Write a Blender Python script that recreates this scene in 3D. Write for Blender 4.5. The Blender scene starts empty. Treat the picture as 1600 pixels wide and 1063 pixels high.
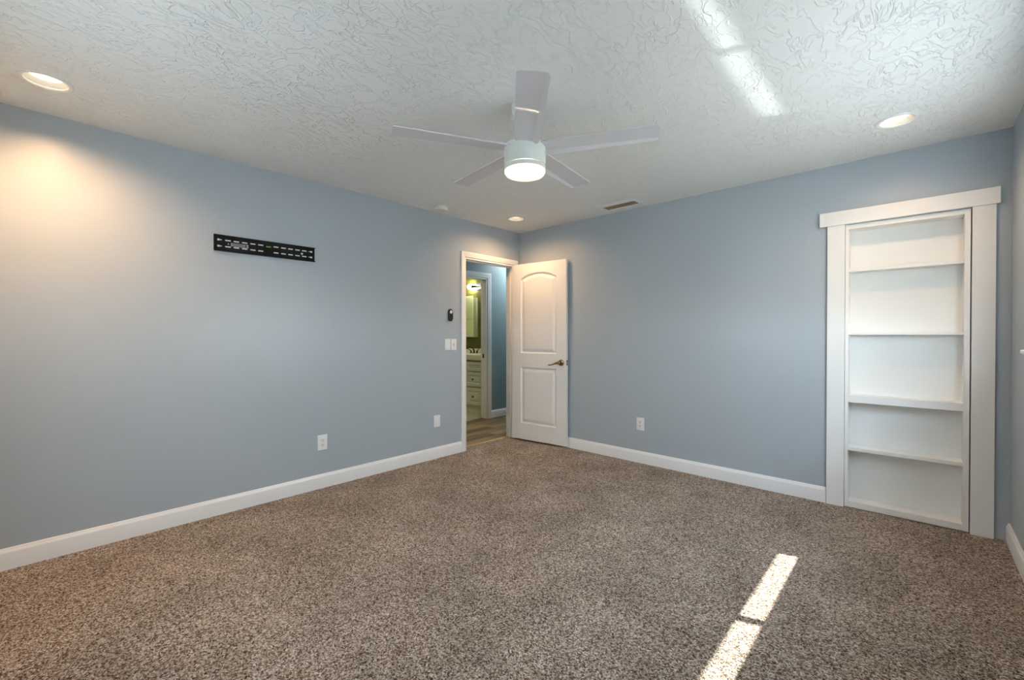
import bpy, bmesh, math
from mathutils import Vector, Matrix
from math import pi, sin, cos, atan2, sqrt, radians

S = bpy.context.scene
C = S.collection

# ------------------------------------------------------------------ camera
F_PX, YAW, PITCH, ROLL = 678.61, 0.750604, -0.009084, -0.001653
cd = bpy.data.cameras.new('camera')
cd.sensor_width = 36.0
cd.sensor_fit = 'HORIZONTAL'
cd.lens = F_PX * 36.0 / 1600.0
cd.shift_y = -2.357 / 1600.0
cd.clip_start = 0.03
cam = bpy.data.objects.new('camera', cd)
C.objects.link(cam)
fw = Vector((-sin(YAW) * cos(PITCH), cos(YAW) * cos(PITCH), sin(PITCH)))
rt = Vector((cos(YAW), sin(YAW), 0))
up = rt.cross(fw)
r2 = cos(ROLL) * rt + sin(ROLL) * up
u2 = -sin(ROLL) * rt + cos(ROLL) * up
m = Matrix((r2, u2, -fw)).transposed().to_4x4()
m.translation = Vector((3.4906, -3.8688, 1.2287))
cam.matrix_world = m
S.camera = cam

# ------------------------------------------------------------------ exposure
S.view_settings.view_transform = 'Standard'
S.view_settings.look = 'None'
S.view_settings.gamma = 1.0
S.view_settings.use_curve_mapping = False
S.view_settings.exposure = 0.32
cy = S.cycles
cy.use_denoising = True
cy.max_bounces = 14
cy.diffuse_bounces = 10
cy.glossy_bounces = 4
cy.transmission_bounces = 6
cy.transparent_max_bounces = 8
cy.sample_clamp_indirect = 6.0
cy.caustics_reflective = False
cy.caustics_refractive = False

# ------------------------------------------------------------------ sky
SKY = 40.0
w = bpy.data.worlds.new('sky')
S.world = w
w.use_nodes = True
nt = w.node_tree
bg = nt.nodes['Background']
tc = nt.nodes.new('ShaderNodeTexCoord')
sep = nt.nodes.new('ShaderNodeSeparateXYZ')
mr = nt.nodes.new('ShaderNodeMapRange')
mr.inputs[1].default_value = -1
mr.inputs[2].default_value = 1
cr = nt.nodes.new('ShaderNodeValToRGB')
e = cr.color_ramp.elements
e[0].position = 0.0
e[0].color = (0.37, 0.36, 0.33, 1)
e[1].position = 0.47
e[1].color = (0.45, 0.45, 0.43, 1)
for pos, col in ((0.52, (0.78, 0.89, 1.0, 1)), (1.0, (0.46, 0.64, 1.0, 1))):
    q = e.new(pos)
    q.color = col
nt.links.new(tc.outputs['Generated'], sep.inputs[0])
nt.links.new(sep.outputs['Z'], mr.inputs[0])
nt.links.new(mr.outputs[0], cr.inputs[0])
nt.links.new(cr.outputs[0], bg.inputs['Color'])
bg.inputs['Strength'].default_value = SKY


def sun(name, d, strength, angle, col):
    l = bpy.data.lights.new(name, 'SUN')
    l.energy = strength
    l.angle = radians(angle)
    l.color = col
    o = bpy.data.objects.new(name, l)
    C.objects.link(o)
    o.rotation_euler = Vector(d).to_track_quat('-Z', 'Y').to_euler()
    o.location = (6, 1, 4)
    return o


sun('sun', (-1, -0.33, -1.36), 26.0, 0.6, (1.0, 0.97, 0.92))
# second sun added, shining up to imitate the reflected strip on the ceiling
sun('added_upward_sun', (-1, -0.35, 0.972), 2.3, 1.6, (0.96, 0.98, 1.0))


def portal(loc, rot, sx_, sy_):
    l = bpy.data.lights.new('window_portal', 'AREA')
    l.shape = 'RECTANGLE'
    l.size = sx_
    l.size_y = sy_
    l.cycles.is_portal = True
    o = bpy.data.objects.new('window_portal', l)
    C.objects.link(o)
    o.location = loc
    o.rotation_euler = rot


portal((4.093, -1.465, 1.595), (0, pi / 2, 0), 0.93, 1.61)
portal((1.75, -4.438, 1.48), (pi / 2, 0, pi), 1.60, 1.16)  # sky portal of the added rear window

# ------------------------------------------------------------------ materials


def mat(name, col, rough=0.5, metal=0.0, spec=0.5, emit=None, estr=0.0):
    mt = bpy.data.materials.new(name)
    mt.use_nodes = True
    b = mt.node_tree.nodes['Principled BSDF']
    b.inputs['Base Color'].default_value = (*col, 1)
    b.inputs['Roughness'].default_value = rough
    b.inputs['Metallic'].default_value = metal
    b.inputs['Specular IOR Level'].default_value = spec
    if emit:
        b.inputs['Emission Color'].default_value = (*emit, 1)
        b.inputs['Emission Strength'].default_value = estr
    return mt


def N(mt, t, **kw):
    n = mt.node_tree.nodes.new(t)
    for k, v in kw.items():
        if k.startswith('i_'):
            n.inputs[k[2:].replace('_', ' ')].default_value = v
        else:
            setattr(n, k, v)
    return n


def L(mt, a, b):
    mt.node_tree.links.new(a, b)


def math_node(mt, op, a, b=None, c=None):
    n = N(mt, 'ShaderNodeMath', operation=op)
    for i, v in enumerate((a, b, c)):
        if v is None:
            continue
        if isinstance(v, (int, float)):
            n.inputs[i].default_value = v
        else:
            L(mt, v, n.inputs[i])
    return n.outputs[0]


def ramp(mt, fac, stops, interp='LINEAR'):
    n = N(mt, 'ShaderNodeValToRGB')
    n.color_ramp.interpolation = interp
    el = n.color_ramp.elements
    while len(el) < len(stops):
        el.new(0.5)
    for x, (p, c) in zip(el, stops):
        x.position = p
        x.color = (*c, 1)
    L(mt, fac, n.inputs[0])
    return n.outputs[0]


def bump(mt, h, strength, dist):
    n = N(mt, 'ShaderNodeBump', i_Strength=strength, i_Distance=dist)
    L(mt, h, n.inputs['Height'])
    L(mt, n.outputs[0], mt.node_tree.nodes['Principled BSDF'].inputs['Normal'])


def wall_paint(name, col, rough):
    mt = mat(name, col, rough)
    t = N(mt, 'ShaderNodeTexCoord')
    a = N(mt, 'ShaderNodeTexNoise', i_Scale=180.0, i_Detail=3.0)
    L(mt, t.outputs['Object'], a.inputs['Vector'])
    bump(mt, a.outputs['Fac'], 0.12, 0.002)
    return mt


M = {}
M['wall'] = wall_paint('blue_grey_paint', (0.385, 0.425, 0.458), 0.36)
M['hall_wall'] = wall_paint('hall_paint', (0.24, 0.325, 0.345), 0.45)
M['trim'] = mat('white_trim_paint', (0.80, 0.80, 0.79), 0.35)
M['door'] = mat('white_door_paint', (0.78, 0.77, 0.74), 0.38)
M['shelf'] = mat('white_shelf_paint', (0.82, 0.81, 0.78), 0.4)
M['plastic'] = mat('white_plastic', (0.80, 0.81, 0.81), 0.35)
M['slot'] = mat('dark_slot', (0.02, 0.02, 0.02), 0.6)
M['black'] = mat('black_steel', (0.006, 0.006, 0.0055), 0.6, spec=0.15)
M['black_plastic'] = mat('black_plastic', (0.010, 0.010, 0.012), 0.3)
M['brass'] = mat('antique_brass', (0.25, 0.165, 0.07), 0.3, 1.0)
M['dark_brass'] = mat('dark_bronze', (0.05, 0.042, 0.03), 0.4, 0.8)
M['steel'] = mat('brushed_steel', (0.6, 0.6, 0.6), 0.3, 1.0)
M['fan_white'] = mat('fan_white_metal', (0.72, 0.75, 0.70), 0.3)
M['blade'] = mat('fan_blade_white', (0.66, 0.64, 0.66), 0.4)
M['lens'] = mat('warm_lamp_lens', (0.9, 0.85, 0.75), 0.5, emit=(1.0, 0.74, 0.42), estr=1.0)
M['fan_lens'] = mat('fan_lamp_lens', (0.9, 0.87, 0.8), 0.4, emit=(1.0, 0.82, 0.52), estr=1.0)
M['vent_dark'] = mat('brown_louver', (0.26, 0.18, 0.085), 0.6)  # one even brown for the louvers
M['vent_back'] = mat('dark_duct', (0.02, 0.016, 0.01), 0.9)
M['smoke'] = mat('aged_white_plastic', (0.76, 0.75, 0.70), 0.4)
M['sticker'] = mat('silver_label', (0.34, 0.34, 0.33), 0.5)
M['vial'] = mat('green_vial', (0.35, 0.42, 0.08), 0.2)
M['vanity'] = mat('vanity_paint', (0.66, 0.68, 0.54), 0.45)
M['counter'] = mat('cream_counter', (0.74, 0.72, 0.52), 0.25)
M['mirror_pale'] = mat('painted_reflection_pale', (0.66, 0.72, 0.36), 0.3)  # pale part of the mirror's reflection, put into the colour
M['mirror_dark'] = mat('painted_reflection_dark', (0.34, 0.38, 0.22), 0.4)  # darker part of the same painted reflection
M['bulb'] = mat('bulb_glass', (0.9, 0.9, 0.9), 0.3, emit=(1.0, 0.97, 0.86), estr=1.0)
M['shade'] = None
M['bath_trim'] = M['trim']

# ceiling: hand-trowelled plaster
mt = mat('trowelled_ceiling', (0.81, 0.81, 0.785), 0.7)
t = N(mt, 'ShaderNodeTexCoord')
mp = N(mt, 'ShaderNodeMapping')
mp.inputs['Rotation'].default_value = (0, 0, 0.6)
mp.inputs['Scale'].default_value = (1.0, 0.55, 1.0)
L(mt, t.outputs['Object'], mp.inputs['Vector'])


def ridge(scale, dist, width, off):
    mo = N(mt, 'ShaderNodeVectorMath', operation='ADD')
    L(mt, mp.outputs[0], mo.inputs[0])
    mo.inputs[1].default_value = (off, off * 0.7, 0)
    n = N(mt, 'ShaderNodeTexNoise', i_Scale=scale, i_Detail=2.5, i_Roughness=0.55, i_Distortion=dist)
    L(mt, mo.outputs[0], n.inputs['Vector'])
    d = math_node(mt, 'ABSOLUTE', math_node(mt, 'SUBTRACT', n.outputs['Fac'], 0.5))
    r = N(mt, 'ShaderNodeMapRange', interpolation_type='SMOOTHSTEP')
    L(mt, d, r.inputs[0])
    r.inputs[1].default_value = 0.0
    r.inputs[2].default_value = width
    r.inputs[3].default_value = 1.0
    r.inputs[4].default_value = 0.0
    # plateau on one side of the ridge: a trowelled patch edge
    s = N(mt, 'ShaderNodeMapRange', interpolation_type='SMOOTHSTEP')
    L(mt, n.outputs['Fac'], s.inputs[0])
    s.inputs[1].default_value = 0.5 - width
    s.inputs[2].default_value = 0.5 + width
    return math_node(mt, 'ADD', r.outputs[0], math_node(mt, 'MULTIPLY', s.outputs[0], 0.5))


mask_n = N(mt, 'ShaderNodeTexNoise', i_Scale=2.6, i_Detail=2.0)
L(mt, t.outputs['Object'], mask_n.inputs['Vector'])
mk = N(mt, 'ShaderNodeMapRange', interpolation_type='SMOOTHSTEP')
L(mt, mask_n.outputs['Fac'], mk.inputs[0])
mk.inputs[1].default_value = 0.38
mk.inputs[2].default_value = 0.62
h1 = math_node(mt, 'MULTIPLY', ridge(10.0, 1.2, 0.025, 0.0), mk.outputs[0])
h2 = math_node(mt, 'MULTIPLY', ridge(16.0, 0.8, 0.03, 7.3), 0.5)
fine = N(mt, 'ShaderNodeTexNoise', i_Scale=70.0, i_Detail=3.0)
L(mt, t.outputs['Object'], fine.inputs['Vector'])
hh = math_node(mt, 'ADD', math_node(mt, 'ADD', h1, h2), math_node(mt, 'MULTIPLY', fine.outputs['Fac'], 0.35))
bump(mt, hh, 0.64, 0.006)
M['ceiling'] = mt

# carpet: speckled brown twist pile
mt = mat('speckled_carpet', (0.3, 0.24, 0.18), 0.95, spec=0.1)
t = N(mt, 'ShaderNodeTexCoord')
wn = N(mt, 'ShaderNodeTexNoise', i_Scale=90.0, i_Detail=2.0)
L(mt, t.outputs['Object'], wn.inputs['Vector'])
wv = N(mt, 'ShaderNodeVectorMath', operation='MULTIPLY_ADD')
L(mt, wn.outputs['Color'], wv.inputs[0])
wv.inputs[1].default_value = (0.012, 0.012, 0.012)
L(mt, t.outputs['Object'], wv.inputs[2])
vo = N(mt, 'ShaderNodeTexVoronoi', i_Scale=190.0, i_Randomness=1.0)
L(mt, wv.outputs[0], vo.inputs['Vector'])
sp = N(mt, 'ShaderNodeSeparateColor')
L(mt, vo.outputs['Color'], sp.inputs[0])
tuft = ramp(mt, sp.outputs[0], [(0.0, (0.055, 0.036, 0.024)), (0.22, (0.19, 0.134, 0.094)),
                                (0.5, (0.41, 0.315, 0.240)), (0.8, (0.62, 0.515, 0.425)), (1.0, (0.84, 0.77, 0.69))])
big = N(mt, 'ShaderNodeTexNoise', i_Scale=2.6, i_Detail=6.0, i_Roughness=0.6)
L(mt, t.outputs['Object'], big.inputs['Vector'])
bl = ramp(mt, big.outputs['Fac'], [(0.3, (0.72, 0.71, 0.70)), (0.7, (1.12, 1.12, 1.13))])
mx = N(mt, 'ShaderNodeMix', data_type='RGBA', blend_type='MULTIPLY')
mx.inputs[0].default_value = 1.0
L(mt, tuft, mx.inputs[6])
L(mt, bl, mx.inputs[7])
L(mt, mx.outputs[2], mt.node_tree.nodes['Principled BSDF'].inputs['Base Color'])
hv = math_node(mt, 'SUBTRACT', 1.0, math_node(mt, 'MULTIPLY', vo.outputs['Distance'], 1.2))
bump(mt, math_node(mt, 'ADD', hv, math_node(mt, 'MULTIPLY', sp.outputs[1], 0.6)), 0.9, 0.008)
M['carpet'] = mt

# wood-look planks in the hall (running along y)
mt = mat('wood_planks', (0.2, 0.15, 0.08), 0.4)
t = N(mt, 'ShaderNodeTexCoord')
sx = N(mt, 'ShaderNodeSeparateXYZ')
L(mt, t.outputs['Object'], sx.inputs[0])
col_id = math_node(mt, 'FLOOR', math_node(mt, 'DIVIDE', sx.outputs[0], 0.145))
wn1 = N(mt, 'ShaderNodeTexWhiteNoise', noise_dimensions='1D')
L(mt, col_id, wn1.inputs['W'])
yy = math_node(mt, 'ADD', sx.outputs[1], math_node(mt, 'MULTIPLY', wn1.outputs['Value'], 3.0))
row_id = math_node(mt, 'FLOOR', math_node(mt, 'DIVIDE', yy, 0.9))
wn2 = N(mt, 'ShaderNodeTexWhiteNoise', noise_dimensions='2D')
cv = N(mt, 'ShaderNodeCombineXYZ')
L(mt, col_id, cv.inputs[0])
L(mt, row_id, cv.inputs[1])
L(mt, cv.outputs[0], wn2.inputs['Vector'])
gm = N(mt, 'ShaderNodeMapping')
gm.inputs['Scale'].default_value = (1.0, 0.07, 1.0)
gv = N(mt, 'ShaderNodeVectorMath', operation='ADD')
L(mt, t.outputs['Object'], gv.inputs[0])
L(mt, cv.outputs[0], gv.inputs[1])
L(mt, gv.outputs[0], gm.inputs['Vector'])
gn = N(mt, 'ShaderNodeTexNoise', i_Scale=26.0, i_Detail=5.0, i_Roughness=0.6)
L(mt, gm.outputs[0], gn.inputs['Vector'])
gf = math_node(mt, 'ADD', math_node(mt, 'MULTIPLY', wn2.outputs['Value'], 0.45), math_node(mt, 'MULTIPLY', gn.outputs['Fac'], 0.75))
gc = ramp(mt, gf, [(0.3, (0.035, 0.024, 0.010)), (0.5, (0.12, 0.078, 0.028)), (0.68, (0.24, 0.165, 0.07)), (0.85, (0.30, 0.25, 0.15)), (1.0, (0.36, 0.30, 0.2))])
fx = math_node(mt, 'FRACT', math_node(mt, 'DIVIDE', sx.outputs[0], 0.145))
gap = math_node(mt, 'LESS_THAN', fx, 0.03)
gmix = N(mt, 'ShaderNodeMix', data_type='RGBA')
L(mt, gap, gmix.inputs[0])
L(mt, gc, gmix.inputs[6])
gmix.inputs[7].default_value = (0.02, 0.014, 0.008, 1)
L(mt, gmix.outputs[2], mt.node_tree.nodes['Principled BSDF'].inputs['Base Color'])
M['planks'] = mt


def tile_mat(name, c1, c2, grout, size, rough, axes):
    mt = mat(name, c1, rough)
    t = N(mt, 'ShaderNodeTexCoord')
    s = N(mt, 'ShaderNodeSeparateXYZ')
    L(mt, t.outputs['Object'], s.inputs[0])
    ins = None
    for ax, sz in zip(axes, size):
        f = math_node(mt, 'FRACT', math_node(mt, 'DIVIDE', s.outputs[ax], sz))
        g = math_node(mt, 'GREATER_THAN', math_node(mt, 'ABSOLUTE', math_node(mt, 'SUBTRACT', f, 0.5)), 0.5 - 0.004 / sz)
        ins = g if ins is None else math_node(mt, 'MAXIMUM', ins, g)
    n = N(mt, 'ShaderNodeTexNoise', i_Scale=9.0, i_Detail=4.0)
    L(mt, t.outputs['Object'], n.inputs['Vector'])
    c = ramp(mt, n.outputs['Fac'], [(0.3, c1), (0.7, c2)])
    x = N(mt, 'ShaderNodeMix', data_type='RGBA')
    L(mt, ins, x.inputs[0])
    L(mt, c, x.inputs[6])
    x.inputs[7].default_value = (*grout, 1)
    L(mt, x.outputs[2], mt.node_tree.nodes['Principled BSDF'].inputs['Base Color'])
    return mt


M['olive_tile'] = tile_mat('olive_wall_tile', (0.075, 0.070, 0.012), (0.13, 0.125, 0.03), (0.07, 0.065, 0.02), (0.30, 0.16), 0.35, (0, 2))
M['pale_tile'] = tile_mat('pale_floor_tile', (0.46, 0.44, 0.36), (0.55, 0.53, 0.45), (0.45, 0.42, 0.34), (0.30, 0.30), 0.4, (0, 1))

# translucent roller-shade cloth
mt = bpy.data.materials.new('shade_cloth')
mt.use_nodes = True
ns = mt.node_tree.nodes
ns.clear()
o_ = ns.new('ShaderNodeOutputMaterial')
df = ns.new('ShaderNodeBsdfDiffuse')
df.inputs[0].default_value = (0.78, 0.78, 0.76, 1)
tr = ns.new('ShaderNodeBsdfTranslucent')
tr.inputs[0].default_value = (0.86, 0.875, 0.89, 1)
wv = ns.new('ShaderNodeTexWave')
wv.inputs['Scale'].default_value = 160
mxs = ns.new('ShaderNodeMixShader')
mxs.inputs[0].default_value = 0.72
mt.node_tree.links.new(df.outputs[0], mxs.inputs[1])
mt.node_tree.links.new(tr.outputs[0], mxs.inputs[2])
mt.node_tree.links.new(mxs.outputs[0], o_.inputs[0])
ns.remove(wv)
M['shade'] = mt

# clear window glass: see-through with a Fresnel sheen
mt = bpy.data.materials.new('window_glass')
mt.use_nodes = True
ns = mt.node_tree.nodes
ns.clear()
o_ = ns.new('ShaderNodeOutputMaterial')
tp = ns.new('ShaderNodeBsdfTransparent')
tp.inputs[0].default_value = (0.93, 0.96, 0.95, 1)
gl = ns.new('ShaderNodeBsdfGlossy')
gl.inputs['Roughness'].default_value = 0.02
mxs = ns.new('ShaderNodeMixShader')
mxs.inputs[0].default_value = 0.06
mt.node_tree.links.new(tp.outputs[0], mxs.inputs[1])
mt.node_tree.links.new(gl.outputs[0], mxs.inputs[2])
mt.node_tree.links.new(mxs.outputs[0], o_.inputs[0])
M['glass'] = mt

# ------------------------------------------------------------------ mesh helpers


def box(bm, a, b, bev=0.0, seg=2):
    x0, y0, z0 = (min(a[i], b[i]) for i in range(3))
    x1, y1, z1 = (max(a[i], b[i]) for i in range(3))
    vs = [bm.verts.new(p) for p in ((x0, y0, z0), (x1, y0, z0), (x1, y1, z0), (x0, y1, z0),
                                    (x0, y0, z1), (x1, y0, z1), (x1, y1, z1), (x0, y1, z1))]
    fs = [bm.faces.new([vs[i] for i in f]) for f in ((0, 3, 2, 1), (4, 5, 6, 7), (0, 1, 5, 4), (1, 2, 6, 5), (2, 3, 7, 6), (3, 0, 4, 7))]
    if bev:
        ed = list({x for f in fs for x in f.edges})
        bmesh.ops.bevel(bm, geom=ed, offset=bev, segments=seg, affect='EDGES', profile=0.5)
    return vs


def lathe(bm, prof, n=48, c=(0, 0, 0), axis='z'):
    """prof: list of (r, h); closed onto the axis where r == 0"""
    rings = []
    for r, h in prof:
        if r <= 1e-6:
            rings.append([(0, 0, h)])
        else:
            rings.append([(r * cos(2 * pi * k / n), r * sin(2 * pi * k / n), h) for k in range(n)])

    def tf(p):
        if axis == 'z':
            q = p
        elif axis == 'y':      # h runs along -y
            q = (p[0], -p[2], p[1])
        else:                  # h runs along +x
            q = (p[2], p[0], p[1])
        return (q[0] + c[0], q[1] + c[1], q[2] + c[2])
    vr = [[bm.verts.new(tf(p)) for p in r] for r in rings]
    for a, b in zip(vr, vr[1:]):
        for k in range(n):
            k2 = (k + 1) % n
            if len(a) == 1 and len(b) == 1:
                continue
            if len(a) == 1:
                bm.faces.new((a[0], b[k], b[k2]))
            elif len(b) == 1:
                bm.faces.new((a[k], b[0], a[k2]))
            else:
                bm.faces.new((a[k], b[k], b[k2], a[k2]))


def prism(bm, pts, axis, h0, h1):
    """closed 2-D outline extruded along an axis"""
    def P(p, h):
        return {'x': (h, p[0], p[1]), 'y': (p[0], h, p[1]), 'z': (p[0], p[1], h)}[axis]
    a = [bm.verts.new(P(p, h0)) for p in pts]
    b = [bm.verts.new(P(p, h1)) for p in pts]
    bm.faces.new(a)
    bm.faces.new(b[::-1])
    for k in range(len(pts)):
        k2 = (k + 1) % len(pts)
        bm.faces.new((a[k], b[k], b[k2], a[k2]))


def tube(bm, pts, rad, n=12):
    pts = [Vector(p) for p in pts]
    rads = rad if isinstance(rad, (list, tuple)) else [rad] * len(pts)
    prev = None
    ref = Vector((0, 0, 1))
    for i, p in enumerate(pts):
        d = (pts[min(i + 1, len(pts) - 1)] - pts[max(i - 1, 0)]).normalized()
        rf = ref if abs(d.dot(ref)) < 0.95 else Vector((1, 0, 0))
        u = d.cross(rf).normalized()
        v = d.cross(u)
        ring = [bm.verts.new(p + rads[i] * (cos(2 * pi * k / n) * u + sin(2 * pi * k / n) * v)) for k in range(n)]
        if prev:
            for k in range(n):
                bm.faces.new((prev[k], prev[(k + 1) % n], ring[(k + 1) % n], ring[k]))
        else:
            bm.faces.new(ring)
        prev = ring
    bm.faces.new(prev[::-1])


def obj(name, bm, m_, parent=None, smooth=None, loc=None, rotz=None):
    bmesh.ops.recalc_face_normals(bm, faces=bm.faces[:])
    me = bpy.data.meshes.new(name)
    bm.to_mesh(me)
    bm.free()
    if smooth:
        for p in me.polygons:
            p.use_smooth = True
        me.set_sharp_from_angle(angle=radians(smooth))
    me.materials.append(m_)
    o = bpy.data.objects.new(name, me)
    C.objects.link(o)
    if parent is not None:
        o.parent = parent
    if loc is not None:
        o.location = loc
    if rotz is not None:
        o.rotation_euler = (0, 0, rotz)
    return o


def thing(name, label, cat, loc=(0, 0, 0), rotz=0.0, group=None):
    o = bpy.data.objects.new(name, None)
    o.empty_display_size = 0.1
    C.objects.link(o)
    o.location = loc
    o.rotation_euler = (0, 0, rotz)
    o['label'] = label
    o['category'] = cat
    if group:
        o['group'] = group
    return o


def struct(o, label, cat):
    o['kind'] = 'structure'
    o['label'] = label
    o['category'] = cat
    return o


def dup(root, loc, rotz, label):
    r = root.copy()
    C.objects.link(r)
    r.location = loc
    r.rotation_euler = (0, 0, rotz)
    r['label'] = label
    for ch in list(root.children):
        c = ch.copy()
        C.objects.link(c)
        c.parent = r
        for g in ch.children:
            d = g.copy()
            C.objects.link(d)
            d.parent = c
    return r


B = bmesh.new
H = 2.44
RX = 3.895          # right wall
FY = -4.24          # wall behind the camera
T = 0.12
OY0, OY1, OZ = -0.857, -0.09, 2.045      # bedroom doorway in the left wall
BX0, BX1, BZ = 3.113, 3.733, 2.0         # bookcase recess in the far wall
WY0, WY1, WZ0, WZ1 = -2.27, -0.66, 1.13, 2.06    # right window
VX0, VX1, VZ0, VZ1 = 0.95, 2.55, 0.90, 2.06      # added window behind the camera
DL = [(0.45, -3.86), (0.418, -0.51), (3.40, -0.565)]

# ------------------------------------------------------------------ shell
b = B()
box(b, (-0.11, FY, -0.12), (RX, 0, 0))
struct(obj('floor', b, M['carpet']), 'speckled brown wall to wall carpet of the bedroom', 'floor')

b = B()
box(b, (-T, FY, 0), (0, OY0, H))
box(b, (-T, OY0, OZ), (0, OY1, H))
box(b, (-T, OY1, 0), (0, 0, H))
struct(obj('wall_left', b, M['wall']), 'blue grey painted wall with the doorway and the black bracket', 'wall')

b = B()
box(b, (-T, 0, 0), (BX0, T, H))
box(b, (BX0, 0, BZ), (BX1, T, H))
box(b, (BX1, 0, 0), (RX + 0.2, T, H))
# unseen boxes added behind the shelves to keep sky light from leaking in
box(b, (BX0 - 0.14, T, -0.12), (BX0 - 0.02, 0.34, BZ + 0.14))
box(b, (BX1 + 0.02, T, -0.12), (BX1 + 0.14, 0.34, BZ + 0.14))
box(b, (BX0 - 0.02, 0.22, -0.12), (BX1 + 0.02, 0.34, BZ + 0.14))
box(b, (BX0 - 0.02, T, BZ + 0.02), (BX1 + 0.02, 0.30, BZ + 0.14))
box(b, (BX0 - 0.02, 0.0, -0.12), (BX1 + 0.02, 0.30, 0.0))
struct(obj('wall_back', b, M['wall']), 'blue grey painted far wall with the built-in white shelves', 'wall')

b = B()
box(b, (RX, FY, 0), (RX + 0.2, WY0, H))
box(b, (RX, WY1, 0), (RX + 0.2, 0, H))
box(b, (RX, WY0, 0), (RX + 0.2, WY1, WZ0))
box(b, (RX, WY0, WZ1), (RX + 0.2, WY1, H))
struct(obj('wall_right', b, M['wall']), 'blue grey painted wall at the right edge with the shaded window', 'wall')

b = B()
box(b, (-T, FY - 0.2, 0), (VX0, FY, H))
box(b, (VX1, FY - 0.2, 0), (RX + 0.2, FY, H))
box(b, (VX0, FY - 0.2, 0), (VX1, FY, VZ0))
box(b, (VX0, FY - 0.2, VZ1), (VX1, FY, H))
struct(obj('wall_front', b, M['wall']), 'blue grey painted wall behind the viewer', 'wall')

# ceiling with the lamp holes and the vent hole cut through
b = B()
box(b, (-T, FY - 0.2, H), (RX + 0.2, T, H + 0.13))
ceil = obj('ceiling', b, M['ceiling'])
cut = B()
for x, y in DL:
    lathe(cut, [(0, -0.05), (0.083, -0.05), (0.083, 0.10), (0, 0.10)], 48, (x, y, H))
box(cut, (1.283, -0.245, H - 0.05), (1.613, -0.125, H + 0.10))
cm = bpy.data.meshes.new('cutter')
bmesh.ops.recalc_face_normals(cut, faces=cut.faces[:])
cut.to_mesh(cm)
cut.free()
co = bpy.data.objects.new('cutter', cm)
C.objects.link(co)
md = ceil.modifiers.new('cut', 'BOOLEAN')
md.operation = 'DIFFERENCE'
md.object = co
md.solver = 'EXACT'
dg = bpy.context.evaluated_depsgraph_get()
nm = bpy.data.meshes.new_from_object(ceil.evaluated_get(dg))
ceil.modifiers.clear()
ceil.data = nm
if not nm.materials:
    nm.materials.append(M['ceiling'])
bpy.data.objects.remove(co)
struct(ceil, 'white hand-trowelled plaster ceiling of the bedroom', 'ceiling')

# ------------------------------------------------------------------ baseboards
BP = [(0, 0), (0.014, 0), (0.014, 0.088), (0.0125, 0.094), (0.009, 0.099), (0.0075, 0.105), (0.006, 0.110), (0, 0.112)]


def baseboard(name, a, bb, nrm, label):
    """profile swept along a straight run a->bb standing off the wall along nrm"""
    bm = B()
    pr = []
    for p in (a, bb):
        pr.append([bm.verts.new((p[0] + nrm[0] * d, p[1] + nrm[1] * d, h)) for d, h in BP])
    for k in range(len(BP)):
        k2 = (k + 1) % len(BP)
        bm.faces.new((pr[0][k], pr[0][k2], pr[1][k2], pr[1][k]))
    bm.faces.new(pr[0])
    bm.faces.new(pr[1][::-1])
    return struct(obj(name, bm, M['trim'], smooth=35), label, 'baseboard')


baseboard('baseboard_left', (0, FY + 0.014), (0, OY0 - 0.053), (1, 0), 'white baseboard along the left wall under the outlet')
baseboard('baseboard_back', (0.0, 0), (3.011, 0), (0, -1), 'white baseboard along the far wall between the door and the shelves')
baseboard('baseboard_right', (RX, FY + 0.014), (RX, -0.004), (-1, 0), 'white baseboard along the right wall beside the shelves')
baseboard('baseboard_front', (0.0, FY), (RX, FY), (0, 1), 'white baseboard along the wall behind the viewer')

# ------------------------------------------------------------------ door casings


def casing_leg(bm, y_in, y_out, z0, z1, x0, sgn):
    """stepped casing leg on a wall facing +x; y_in is the opening side"""
    d = y_out - y_in
    prof = [(y_in, x0), (y_in, x0 + 0.009 * sgn), (y_in + d * .12, x0 + 0.012 * sgn), (y_in + d * .35, x0 + 0.012 * sgn),
            (y_in + d * .5, x0 + 0.015 * sgn), (y_in + d * .9, x0 + 0.017 * sgn), (y_out, x0 + 0.014 * sgn), (y_out, x0)]
    a = [bm.verts.new((x, y, z0)) for y, x in prof]
    # mitred at the top: the outer side runs higher
    t_ = [bm.verts.new((x, y, z1 + abs(y - y_in))) for y, x in prof]
    n = len(prof)
    for k in range(n):
        k2 = (k + 1) % n
        bm.faces.new((a[k], a[k2], t_[k2], t_[k]))
    bm.faces.new(a)
    bm.faces.new(t_[::-1])


def casing_head(bm, y0, y1, z_in, wd, x0, sgn):
    prof = [(0, 0), (0, 0.009), (wd * .12, 0.012), (wd * .35, 0.012), (wd * .5, 0.015), (wd * .9, 0.017), (wd, 0.014), (wd, 0)]
    a = [bm.verts.new((x0 + x * sgn, y0 - q, z_in + q)) for q, x in prof]
    c = [bm.verts.new((x0 + x * sgn, y1 + q, z_in + q)) for q, x in prof]
    n = len(prof)
    for k in range(n):
        k2 = (k + 1) % n
        bm.faces.new((a[k], a[k2], c[k2], c[k]))
    bm.faces.new(a)
    bm.faces.new(c[::-1])


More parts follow.
